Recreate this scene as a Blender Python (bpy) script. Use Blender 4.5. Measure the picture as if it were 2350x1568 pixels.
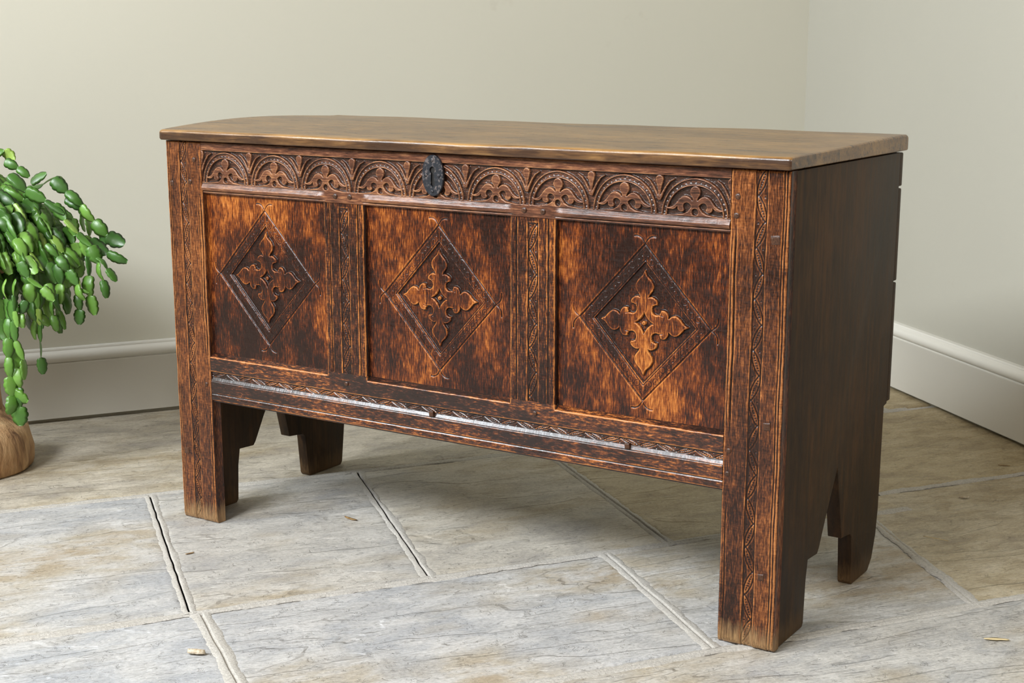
import bpy, bmesh, math, random
import numpy as np
from mathutils import Vector, Matrix, noise as mnoise

for o in list(bpy.data.objects): bpy.data.objects.remove(o)
scene = bpy.context.scene
COL = scene.collection
RS = np.random.RandomState(7)
random.seed(11)

# ------------------------------------------------------------------ camera
CF = 3378.6                                   # focal length in pixels of the 2350-wide frame
CR = Vector((0.84362391, 0.53692325, 0.00348118))
CU = Vector((-0.1076305, 0.16275211, 0.98077899))
CD = Vector((-0.52603647, 0.82778329, -0.19509089))
CC = Vector((2.1011, -2.0598, 0.9335))
cam_d = bpy.data.cameras.new('camera'); cam = bpy.data.objects.new('camera', cam_d); COL.objects.link(cam)
cam_d.sensor_width = 36; cam_d.sensor_fit = 'HORIZONTAL'; cam_d.lens = CF / 2350 * 36
cam_d.clip_start = 0.05; cam_d.clip_end = 60
cam.matrix_world = Matrix(((CR.x, CU.x, -CD.x, CC.x), (CR.y, CU.y, -CD.y, CC.y), (CR.z, CU.z, -CD.z, CC.z), (0, 0, 0, 1)))
scene.camera = cam

# ------------------------------------------------------------------ world, window light, exposure
scene.view_settings.view_transform = 'Standard'; scene.view_settings.look = 'None'
scene.view_settings.gamma = 1; scene.view_settings.use_curve_mapping = False
scene.view_settings.exposure = 0.12
world = bpy.data.worlds.new('sky'); scene.world = world; world.use_nodes = True
wn = world.node_tree.nodes; wn.clear()
wb = wn.new('ShaderNodeBackground'); wo = wn.new('ShaderNodeOutputWorld')
wb.inputs[0].default_value = (0.62, 0.78, 1.0, 1); wb.inputs[1].default_value = 1.0
world.node_tree.links.new(wb.outputs[0], wo.inputs[0])

def area_light(name, loc, target, sx, sy, power, color):
    l = bpy.data.lights.new(name, 'AREA'); l.shape = 'RECTANGLE'; l.size = sx; l.size_y = sy
    l.energy = power; l.color = color
    o = bpy.data.objects.new(name, l); COL.objects.link(o); o.location = loc
    o.rotation_euler = (Vector(target) - Vector(loc)).to_track_quat('-Z', 'Y').to_euler()
    return o
# two windows and an added fill (last) behind the camera: x, y, z centre, width, height, power, colour
WINS_FILL = [(-2.30, -3.56, 3.02, 1.2, 1.3, 215, (0.90, 0.955, 1.0)), (0.25, -3.56, 3.02, 1.7, 1.3, 330, (0.93, 0.965, 1.0)), (3.2, -3.56, 3.02, 0.9, 1.3, 45, (1.0, 0.97, 0.92))]
for i, w in enumerate(WINS_FILL):
    area_light('daylight_and_fill_%d' % (i + 1), (w[0], w[1] + .02, w[2]), (w[0] + (2.4, 2.4, -.6)[i], 0, w[2] - 1.8), w[3], w[4], w[5], w[6])

# ------------------------------------------------------------------ helpers
def link(o, parent=None):
    COL.objects.link(o)
    if parent is not None: o.parent = parent
    return o
def tag(o, label=None, cat=None, group=None, kind=None):
    if label: o['label'] = label
    if cat: o['category'] = cat
    if group: o['group'] = group
    if kind: o['kind'] = kind
    return o
def empty(name, loc=(0, 0, 0)):
    o = bpy.data.objects.new(name, None); o.empty_display_size = .1; COL.objects.link(o); o.location = loc; return o
def mesh_np(name, V, F4, mat, parent=None, smooth=True, attr=None, ngons=()):
    """V (n,3), F4 (m,4) quads, optional n-gons"""
    V = np.asarray(V, np.float32); F4 = np.asarray(F4, np.int32).reshape(-1, 4)
    me = bpy.data.meshes.new(name)
    me.vertices.add(len(V)); me.vertices.foreach_set('co', V.ravel())
    loops = list(F4.ravel()); starts = list(range(0, 4 * len(F4), 4)); 
    for g in ngons: starts.append(len(loops)); loops += list(g)
    me.loops.add(len(loops)); me.loops.foreach_set('vertex_index', np.array(loops, np.int32))
    me.polygons.add(len(starts)); me.polygons.foreach_set('loop_start', np.array(starts, np.int32))
    me.update(calc_edges=True); me.validate()
    sm = np.full(len(me.polygons), bool(smooth)); me.polygons.foreach_set('use_smooth', sm)
    if attr:
        for k, a in attr.items():
            at = me.attributes.new(k, 'FLOAT', 'POINT'); at.data.foreach_set('value', np.asarray(a, np.float32))
    if mat: me.materials.append(mat)
    return link(bpy.data.objects.new(name, me), parent)
def mesh_bm(name, bm, mat, parent=None, smooth=False, angle=None):
    me = bpy.data.meshes.new(name); bmesh.ops.recalc_face_normals(bm, faces=bm.faces); bm.to_mesh(me); bm.free()
    if mat: me.materials.append(mat)
    if smooth: me.polygons.foreach_set('use_smooth', np.ones(len(me.polygons), bool))
    if angle: me.set_sharp_from_angle(angle=math.radians(angle))
    return link(bpy.data.objects.new(name, me), parent)
def prism(name, pts, axis, a, b, mat, parent=None, bevel=.0, warp=None, seg=2):
    """extrude a 2-D outline along axis from a to b (axis 0: pts are (y,z); 1: (x,z); 2: (x,y))"""
    bm = bmesh.new()
    def P(p, t): return {0: (t, p[0], p[1]), 1: (p[0], t, p[1]), 2: (p[0], p[1], t)}[axis]
    lo = [bm.verts.new(P(p, a)) for p in pts]; hi = [bm.verts.new(P(p, b)) for p in pts]
    bm.faces.new(lo); bm.faces.new(hi)
    n = len(pts)
    for i in range(n): bm.faces.new((lo[i], lo[(i + 1) % n], hi[(i + 1) % n], hi[i]))
    bmesh.ops.recalc_face_normals(bm, faces=bm.faces)
    if bevel: bmesh.ops.bevel(bm, geom=list(bm.edges), offset=bevel, segments=seg, affect='EDGES', profile=.5, clamp_overlap=True)
    if warp:
        for v in bm.verts: v.co = warp(v.co)
    return mesh_bm(name, bm, mat, parent, smooth=True, angle=35)
def box_pts(x0, x1, y0, y1): return [(x0, y0), (x1, y0), (x1, y1), (x0, y1)]
def ray_plane(u, v, axis, val):
    d = CD + CR * ((u - 1175) / CF) - CU * ((v - 784) / CF)
    return CC + d * ((val - CC[axis]) / d[axis])

# ------------------------------------------------------------------ node helper
class NT:
    def __init__(s, name):
        s.m = bpy.data.materials.new(name); s.m.use_nodes = True; s.t = s.m.node_tree; s.n = s.t.nodes; s.n.clear()
        s.out = s.n.new('ShaderNodeOutputMaterial'); s.b = s.n.new('ShaderNodeBsdfPrincipled')
        s.t.links.new(s.b.outputs[0], s.out.inputs[0])
        s.tc = s.n.new('ShaderNodeTexCoord').outputs['Object']
    def lk(s, a, b):
        if isinstance(a, (int, float)): b.default_value = a
        elif isinstance(a, tuple): b.default_value = a if len(a) == 4 or b.type == 'VECTOR' else a + (1,)
        else: s.t.links.new(a, b)
    def map(s, scale=(1, 1, 1), loc=(0, 0, 0), rot=(0, 0, 0), vec=None):
        m = s.n.new('ShaderNodeMapping'); s.lk(vec or s.tc, m.inputs[0])
        m.inputs['Scale'].default_value = scale; m.inputs['Location'].default_value = loc; m.inputs['Rotation'].default_value = rot
        return m.outputs[0]
    def noise(s, vec, scale=1, detail=3, rough=.5, dist=0):
        n = s.n.new('ShaderNodeTexNoise'); s.lk(vec, n.inputs['Vector'])
        n.inputs['Scale'].default_value = scale; n.inputs['Detail'].default_value = detail
        n.inputs['Roughness'].default_value = rough; n.inputs['Distortion'].default_value = dist
        return n.outputs['Fac']
    def voro(s, vec, scale=1, feature='F1'):
        n = s.n.new('ShaderNodeTexVoronoi'); s.lk(vec, n.inputs['Vector']); n.inputs['Scale'].default_value = scale; n.feature = feature
        return n.outputs['Distance']
    def math(s, op, a, b=0.0, c=None, clamp=False):
        n = s.n.new('ShaderNodeMath'); n.operation = op; n.use_clamp = clamp
        s.lk(a, n.inputs[0]); s.lk(b, n.inputs[1])
        if c is not None: s.lk(c, n.inputs[2])
        return n.outputs[0]
    def ramp(s, fac, stops, interp='LINEAR'):
        n = s.n.new('ShaderNodeValToRGB'); s.lk(fac, n.inputs[0]); e = n.color_ramp.elements; n.color_ramp.interpolation = interp
        while len(e) < len(stops): e.new(.5)
        for i, (p, c) in enumerate(stops):
            e[i].position = p; e[i].color = (c if isinstance(c, tuple) else (c, c, c)) + (1,)
        return n.outputs[0]
    def mix(s, fac, a, b, mode='MIX'):
        n = s.n.new('ShaderNodeMix'); n.data_type = 'RGBA'; n.blend_type = mode; n.clamp_factor = True
        s.lk(fac, n.inputs[0]); s.lk(a, n.inputs[6]); s.lk(b, n.inputs[7]); return n.outputs[2]
    def attr(s, name):
        n = s.n.new('ShaderNodeAttribute'); n.attribute_name = name; return n.outputs['Fac']
    def sep(s, vec=None):
        n = s.n.new('ShaderNodeSeparateXYZ'); s.lk(vec or s.tc, n.inputs[0]); return n.outputs
    def rand(s): return s.n.new('ShaderNodeObjectInfo').outputs['Random']
    def bump(s, h, strength=.3, dist=.001, normal=None):
        n = s.n.new('ShaderNodeBump'); s.lk(h, n.inputs['Height']); n.inputs['Strength'].default_value = strength; n.inputs['Distance'].default_value = dist
        if normal is not None: s.lk(normal, n.inputs['Normal'])
        return n.outputs[0]
    def set(s, **kw):
        for k, v in kw.items(): s.lk(v, s.b.inputs[k.replace('_', ' ')])
        return s.m

# ------------------------------------------------------------------ materials
def oak(name, axis, stops, patch=.55, loc=(0, 0, 0), bare=False, rough=(.17, .33), coat=.0, spec=.32, wear_shade=.35, grain=.35, fleck=(420, 62), bump=.35, stain_shade=1.0):
    N = NT(name)
    sc = lambda a, c: tuple(a if i == axis else c for i in range(3))
    big = N.noise(N.map(sc(4.0, 8.0), loc), 1, 3, .55)
    mid = N.noise(N.map(sc(26, 60), loc), 1, 3, .6)
    fl = N.noise(N.map(sc(fleck[1], fleck[0]), loc), 1, 4, .65, .2)
    gr = N.noise(N.map(sc(14, 900), loc), 1, 3, .6)
    f = N.math('MULTIPLY_ADD', N.math('SUBTRACT', big, .5), patch * 1.5, fl)
    f = N.math('MULTIPLY_ADD', N.math('SUBTRACT', mid, .5), patch * .7, f)
    f = N.math('MULTIPLY_ADD', N.attr('wear_shade'), wear_shade, f)
    f = N.math('MULTIPLY_ADD', N.attr('stain_shade'), -.16 * stain_shade, f)
    col = N.ramp(f, stops)
    col = N.mix(grain, col, N.ramp(gr, [(.32, .25), (.62, 1.25)]), 'MULTIPLY')
    if bare:                                    # feet worn back to pale bare oak
        z = N.sep()[2]
        e = N.math('MULTIPLY_ADD', N.noise(N.map((160, 160, 24)), 1, 3, .6), .06, z)
        w = N.ramp(N.math('MULTIPLY', e, 10), [(.42, 1.0), (.72, 0.0)])
        col = N.mix(N.math('MULTIPLY', w, .8 * float(bare)), col, N.ramp(gr, [(.3, (.10, .055, .025)), (.7, (.36, .22, .10))]))
    r = N.math('MULTIPLY_ADD', fl, rough[1] - rough[0], rough[0], clamp=True)
    dents = N.noise(N.map((1, 1, 1), loc), 75, 3, .6)
    h = N.math('MULTIPLY_ADD', gr, .5, N.math('MULTIPLY_ADD', fl, .35, N.math('MULTIPLY', dents, .9)))
    return N.set(Base_Color=col, Roughness=r, Normal=N.bump(h, bump, .0016), Coat_Weight=coat, Coat_Roughness=.16, Specular_IOR_Level=spec)

PAN = [(0.36, (0.0138, 0.005, 0.0032)), (0.48, (0.0431, 0.0108, 0.0043)), (0.57, (0.0992, 0.0227, 0.0059)), (0.67, (0.207, 0.056, 0.0103)), (0.79, (0.345, 0.1135, 0.0214)), (0.93, (0.4312, 0.1665, 0.0396))]
STI = [(0.35, (0.0158, 0.0066, 0.004)), (0.48, (0.0484, 0.0159, 0.0071)), (0.58, (0.1012, 0.031, 0.0103)), (0.7, (0.2024, 0.0681, 0.019)), (0.87, (0.352, 0.1394, 0.0436))]
RAI = [(0.29, (0.0276, 0.012, 0.0074)), (0.47, (0.0874, 0.0322, 0.0166)), (0.61, (0.1564, 0.0626, 0.0294)), (0.79, (0.3036, 0.138, 0.057))]
BOT = [(0.4, (0.0135, 0.006, 0.004)), (0.53, (0.0378, 0.0128, 0.0073)), (0.62, (0.099, 0.0285, 0.0097)), (0.72, (0.261, 0.0832, 0.0178)), (0.87, (0.432, 0.1663, 0.0446))]
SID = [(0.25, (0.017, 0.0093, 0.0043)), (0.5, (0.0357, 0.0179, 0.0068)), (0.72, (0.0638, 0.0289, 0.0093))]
LID = [(.25, (.040, .018, .008)), (.42, (.105, .050, .017)), (.58, (.20, .105, .034)), (.8, (.31, .17, .055))]
M_PAN = oak('oak_panel', 2, PAN, patch=.72)
M_STI = oak('oak_stile', 2, STI, patch=.50, bare=True, loc=(3, 1, 2))
M_MUN = oak('oak_muntin', 2, BOT, patch=.45, loc=(8, 4, 2))
M_TOP = oak('oak_top_rail', 0, RAI, patch=.35, loc=(1, 2, 7), fleck=(330, 40), bump=.26, spec=.45)
M_BOT = oak('oak_bottom_rail', 0, BOT, patch=.5, loc=(5, 2, 7), fleck=(330, 90), bump=.16, spec=.5)
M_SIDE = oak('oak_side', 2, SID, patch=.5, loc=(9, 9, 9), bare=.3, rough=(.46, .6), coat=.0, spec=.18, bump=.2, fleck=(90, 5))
M_LID = oak('oak_lid', 0, LID, patch=.4, loc=(2, 5, 1), rough=(.22, .36), coat=.0, spec=.5, fleck=(120, 9), bump=.22)
M_BACK = oak('oak_back', 0, SID, patch=.4, loc=(4, 4, 1), rough=(.5, .65), coat=0, bump=.3)
M_PEG = oak('oak_peg', 1, [(.3, (.026, .013, .008)), (.7, (.085, .036, .018))], patch=.3, loc=(6, 1, 3))

def iron():
    N = NT('black_iron')
    n = N.noise(N.map((1, 1, 1)), 160, 4, .65); p = N.noise(N.map((1, 1, 1), (3, 1, 5)), 700, 2, .5)
    w = N.ramp(n, [(.54, 0.0), (.60, 1.0)])
    col = N.mix(N.math('MULTIPLY', w, .55), (.010, .012, .017, 1), (.16, .13, .12, 1))
    return N.set(Base_Color=col, Metallic=.35, Roughness=N.math('MULTIPLY_ADD', n, .3, .3), Normal=N.bump(N.math('ADD', n, N.math('MULTIPLY', p, .3)), .5, .001))
M_IRON = iron()
N = NT('keyhole_dark'); M_HOLE = N.set(Base_Color=(.006, .005, .004, 1), Roughness=.9)

def paint(name, col, rough, brush, bs=.12):
    N = NT(name)
    a = N.noise(N.map((1, 1, 1)), 1.3, 3, .5); b = N.noise(N.map(brush), 1, 3, .6); c = N.noise(N.map((1, 1, 1)), 240, 3, .6)
    s = N.noise(N.map((1, 1, 1), (4, 4, 4)), 7, 4, .7)
    k = tuple(x * .93 for x in col)
    cc = N.mix(a, k, tuple(col))
    cc = N.mix(N.math('MULTIPLY', N.ramp(s, [(.66, 0.0), (.74, 1.0)]), .10), cc, (.25, .19, .13, 1))
    h = N.math('MULTIPLY_ADD', b, .8, c)
    return N.set(Base_Color=cc, Roughness=rough, Normal=N.bump(h, bs, .001))
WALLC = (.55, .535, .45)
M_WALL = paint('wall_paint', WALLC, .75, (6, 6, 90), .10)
M_WALL2 = paint('wall_paint_shaded', (.355, .342, .288), .75, (6, 6, 90), .10)  # same wall paint, darkened to paint in duller light on the right wall
M_SKIRT = paint('skirting_paint', (.60, .585, .53), .38, (9, 9, 260), .08)
M_CEIL = paint('unseen_ceiling_dim', (.13, .08, .04), .8, (5, 5, 5), .05)  # unseen ceiling, coloured dark to cut the bounce light
M_DIM = paint('unseen_wall_dim', (.24, .165, .09), .9, (12, 12, 12), .3)  # unseen walls, coloured dim brown to cut and warm the bounce
N = NT('gap_dark'); M_GAP = N.set(Base_Color=(.01, .009, .008, 1), Roughness=1.0)

def stone(name):
    N = NT(name)
    # riven sandstone: bedding runs along the slab's own length (local x)
    rnd = N.rand()
    v = N.n.new('ShaderNodeVectorMath'); v.operation = 'ADD'; N.lk(N.tc, v.inputs[0])
    cv = N.n.new('ShaderNodeCombineXYZ'); N.lk(N.math('MULTIPLY', rnd, 9), cv.inputs[0]); N.lk(N.math('MULTIPLY', rnd, 17), cv.inputs[1]); N.lk(cv.outputs[0], v.inputs[1])
    P = v.outputs[0]
    big = N.noise(N.map((1.6, 2.6, 1), vec=P), 1, 4, .6, .3)
    mid = N.noise(N.map((9, 17, 1), vec=P), 1, 5, .65, .4)
    streak = N.noise(N.map((7, 70, 1), vec=P), 1, 4, .65, .3)
    fine = N.noise(N.map((120, 200, 1), vec=P), 1, 4, .7)
    spk = N.noise(N.map((240, 330, 1), vec=P), 1, 2, .5)
    col = N.ramp(big, [(.28, (.31, .245, .165)), (.42, (.37, .33, .265)), (.55, (.335, .345, .36)), (.66, (.395, .39, .38)), (.78, (.36, .30, .22))])
    col = N.mix(N.ramp(mid, [(.42, 0.0), (.62, .75)]), col, (.49, .485, .475, 1))
    tn = N.n.new('ShaderNodeAttribute'); tn.attribute_name = 'tan'
    col = N.mix(tn.outputs['Fac'], col, N.ramp(mid, [(.32, (.23, .17, .085)), (.5, (.36, .285, .155)), (.7, (.46, .38, .235))]))
    col = N.mix(N.ramp(streak, [(.58, 0.0), (.72, .30)]), col, (.22, .20, .17, 1))
    col = N.mix(.55, col, N.ramp(fine, [(.30, .55), (.50, 1.0), (.70, 1.35)]), 'MULTIPLY')
    col = N.mix(N.ramp(spk, [(.68, 0.0), (.73, .75)]), col, (.72, .68, .58, 1))
    # terraces of split bedding: wide low steps
    t = N.noise(N.map((1.7, 6.5, 1), vec=P), 1, 4, .5, .6)
    k = N.n.new('ShaderNodeAttribute'); k.attribute_name = 'riven'; kf = k.outputs['Fac']
    ts = N.math('MULTIPLY', t, N.math('MULTIPLY_ADD', kf, 4.5, 3.0)); fr = N.math('FRACT', ts)
    lip = N.ramp(fr, [(0, 0.0), (.10, 1.0)])
    step = N.math('ADD', N.math('SUBTRACT', ts, fr), lip)
    chip = N.noise(N.map((34, 60, 1), vec=P), 1, 5, .7, .8)
    h = N.math('MULTIPLY', step, .42)
    h = N.math('MULTIPLY_ADD', N.math('MULTIPLY', streak, kf), .55, h)
    h = N.math('MULTIPLY_ADD', N.ramp(chip, [(.36, 0.0), (.42, .8), (.8, 1.0)]), .22, h)
    h = N.math('MULTIPLY_ADD', mid, .6, h); h = N.math('MULTIPLY_ADD', fine, .18, h)
    return N.set(Base_Color=col, Roughness=N.math('MULTIPLY_ADD', mid, .3, .40), Normal=N.bump(h, .9, .007), Specular_IOR_Level=.4)
M_STONE = stone('sandstone')
def mortar():
    N = NT('mortar'); a = N.noise(N.map((1, 1, 1)), 14, 4, .6); b = N.noise(N.map((1, 1, 1)), 220, 4, .7)
    c = N.mix(a, (.36, .335, .29, 1), (.50, .48, .445, 1)); c = N.mix(.6, c, N.ramp(b, [(.3, .5), (.7, 1.3)]), 'MULTIPLY')
    return N.set(Base_Color=c, Roughness=.85, Normal=N.bump(N.math('ADD', a, b), .6, .003))
M_MORT = mortar()

def leaf_mat():
    N = NT('cactus_leaf'); r = N.rand(); a = N.noise(N.map((1, 1, 1)), 60, 3, .6)
    c = N.ramp(r, [(0, (.030, .095, .015)), (.45, (.065, .175, .022)), (.78, (.115, .255, .034)), (.95, (.17, .34, .06)), (1, (.27, .40, .07))])
    c = N.mix(.5, c, N.ramp(a, [(.3, .62), (.7, 1.25)]), 'MULTIPLY')
    return N.set(Base_Color=c, Roughness=.36, Normal=N.bump(a, .15, .001), Coat_Weight=.08)
M_LEAF = leaf_mat()
def leaf_mass():
    N = NT('cactus_leaf_mass'); g = N.n.new('ShaderNodeNewGeometry').outputs['Random Per Island']
    a = N.noise(N.map((1, 1, 1)), 60, 3, .6)
    c = N.ramp(g, [(0, (.028, .085, .014)), (.5, (.055, .15, .02)), (.9, (.09, .21, .03)), (1, (.15, .29, .045))])
    c = N.mix(.5, c, N.ramp(a, [(.3, .62), (.7, 1.25)]), 'MULTIPLY')
    return N.set(Base_Color=c, Roughness=.35, Coat_Weight=.1)
M_LEAFM = leaf_mass()
N = NT('cactus_stem'); M_STEM = N.set(Base_Color=(.13, .085, .03, 1), Roughness=.6)
def logwood():
    N = NT('rough_log'); a = N.noise(N.map((30, 30, 7)), 1, 4, .65, .4); b = N.noise(N.map((90, 90, 18)), 1, 4, .7); d = N.noise(N.map((1, 1, 1)), 9, 3, .6)
    c = N.ramp(a, [(.28, (.12, .055, .022)), (.42, (.33, .19, .085)), (.60, (.47, .30, .15)), (.8, (.56, .39, .22))])
    c = N.mix(N.ramp(d, [(.52, 0.0), (.7, .5)]), c, (.30, .13, .035, 1))
    c = N.mix(.5, c, N.ramp(b, [(.3, .55), (.7, 1.3)]), 'MULTIPLY')
    return N.set(Base_Color=c, Roughness=.7, Normal=N.bump(N.math('ADD', a, b), .6, .006))
M_LOG = logwood()
N = NT('terracotta'); n_ = N.noise(N.map((1, 1, 1)), 30, 4, .6)
M_POT = N.set(Base_Color=N.ramp(n_, [(.3, (.22, .08, .035)), (.7, (.40, .17, .08))]), Roughness=.8)
N = NT('soil'); M_SOIL = N.set(Base_Color=(.03, .02, .012, 1), Roughness=1.0, Normal=N.bump(N.noise(N.map((1, 1, 1)), 120, 4, .7), .8, .005))

# ------------------------------------------------------------------ room
WL_A = Vector((-0.87, 0.328)); WL_D = Vector((0.198, 0.323)).normalized()
WR_A = Vector((0.83, 1.938)); WR_D = Vector((0.472, -0.437)).normalized()
def isect(a, d, b, e):
    den = d.x * e.y - d.y * e.x; t = ((b.x - a.x) * e.y - (b.y - a.y) * e.x) / den
    return a + d * t
CORNER = isect(WL_A, WL_D, WR_A, WR_D)
FY = -3.6; CEIL = 3.9; RXW = 4.3
PL = isect(WL_A, WL_D, Vector((0, FY)), Vector((1, 0)))       # left wall meets the window wall
PR = isect(WR_A, WR_D, Vector((RXW, 0)), Vector((0, 1)))      # right wall meets the end wall
def wall_prism(name, p, q, out, mat=None, z0=-.02, z1=CEIL, t=.14):
    o = out.normalized() * t
    pts = [(p.x, p.y), (q.x, q.y), (q.x + o.x, q.y + o.y), (p.x + o.x, p.y + o.y)]
    w = prism(name, pts, 2, z0, z1, mat or M_WALL); w['kind'] = 'structure'; return w
nL = Vector((-WL_D.y, WL_D.x)); nR = Vector((-WR_D.y, WR_D.x))
eps = .14
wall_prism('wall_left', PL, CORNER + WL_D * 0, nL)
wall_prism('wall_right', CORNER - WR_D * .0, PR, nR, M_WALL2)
wall_prism('wall_end', PR, Vector((RXW, FY)), Vector((1, 0)), M_DIM)
# the front wall with two windows and an added fill opening, behind the camera
bm = bmesh.new()
def bbox(bm, x0, x1, y0, y1, z0, z1):
    r = bmesh.ops.create_cube(bm, size=1)
    for v in r['verts']: v.co = Vector(((x0 + x1) / 2 + v.co.x * (x1 - x0), (y0 + y1) / 2 + v.co.y * (y1 - y0), (z0 + z1) / 2 + v.co.z * (z1 - z0)))
xs_ = [PL.x - .3] + [w[0] + sg * w[3] / 2 for w in WINS_FILL for sg in (-1, 1)] + [RXW + .14]; WIN1 = WINS_FILL[0]
for i in range(7):
    if i in (1, 3, 5):
        bbox(bm, xs_[i], xs_[i + 1], FY - .14, FY, -.02, WIN1[2] - WIN1[4] / 2); bbox(bm, xs_[i], xs_[i + 1], FY - .14, FY, WIN1[2] + WIN1[4] / 2, CEIL)
    else: bbox(bm, xs_[i], xs_[i + 1], FY - .14, FY, -.02, CEIL)
w = mesh_bm('wall_front', bm, M_DIM); w['kind'] = 'structure'
bm = bmesh.new(); 
for q in [(PL.x - .5, FY - .3), (RXW + .3, FY - .3), (RXW + .3, CORNER.y + .3), (PL.x - .5, CORNER.y + .3)]: bm.verts.new((q[0], q[1], CEIL))
bm.verts.ensure_lookup_table(); f = bm.faces.new(bm.verts); r = bmesh.ops.extrude_face_region(bm, geom=[f])
for v in [g for g in r['geom'] if isinstance(g, bmesh.types.BMVert)]: v.co.z += .1
c = mesh_bm('ceiling', bm, M_CEIL); c['kind'] = 'structure'
for i, W in enumerate(WINS_FILL):            # frames of the two windows and the added fill opening
    bm = bmesh.new(); x, y, z, w_, h_ = W[:5]; fw = .05
    for a in ((x - w_ / 2, x - w_ / 2 + fw, z - h_ / 2, z + h_ / 2), (x + w_ / 2 - fw, x + w_ / 2, z - h_ / 2, z + h_ / 2), (x - w_ / 2 + fw, x + w_ / 2 - fw, z - h_ / 2, z - h_ / 2 + fw), (x - w_ / 2 + fw, x + w_ / 2 - fw, z + h_ / 2 - fw, z + h_ / 2)):
        bbox(bm, a[0], a[1], FY - .10, FY - .05, a[2], a[3])
    o = mesh_bm('window_%d' % (i + 1), bm, M_SKIRT); o['kind'] = 'structure'

# skirting boards with torus moulding
SK = [(.0, .0095), (.018, .0095), (.018, .1455), (.0195, .1475), (.0195, .1510), (.0165, .1525)]
for k in range(9):
    a = math.radians(-75 + k * 150 / 8); SK.append((.0145 + .0105 * math.cos(a), .1665 + .0135 * math.sin(a)))
SK += [(.0135, .1825), (.0135, .1850), (.0115, .1880), (.0, .1895)]
def skirting(name, p, q, inward):
    bm = bmesh.new(); n = len(SK)
    A = [bm.verts.new((p.x + inward.x * d, p.y + inward.y * d, z)) for d, z in SK]
    B = [bm.verts.new((q.x + inward.x * d, q.y + inward.y * d, z)) for d, z in SK]
    for i in range(n): bm.faces.new((A[i], A[(i + 1) % n], B[(i + 1) % n], B[i]))
    bm.faces.new(A); bm.faces.new(B)
    o = mesh_bm(name, bm, M_SKIRT, smooth=True, angle=40); o['kind'] = 'structure'; return o
mit = .0
skirting('baseboard_left', PL, CORNER, -nL)
skirting('baseboard_right', CORNER, PR, -nR)

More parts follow.
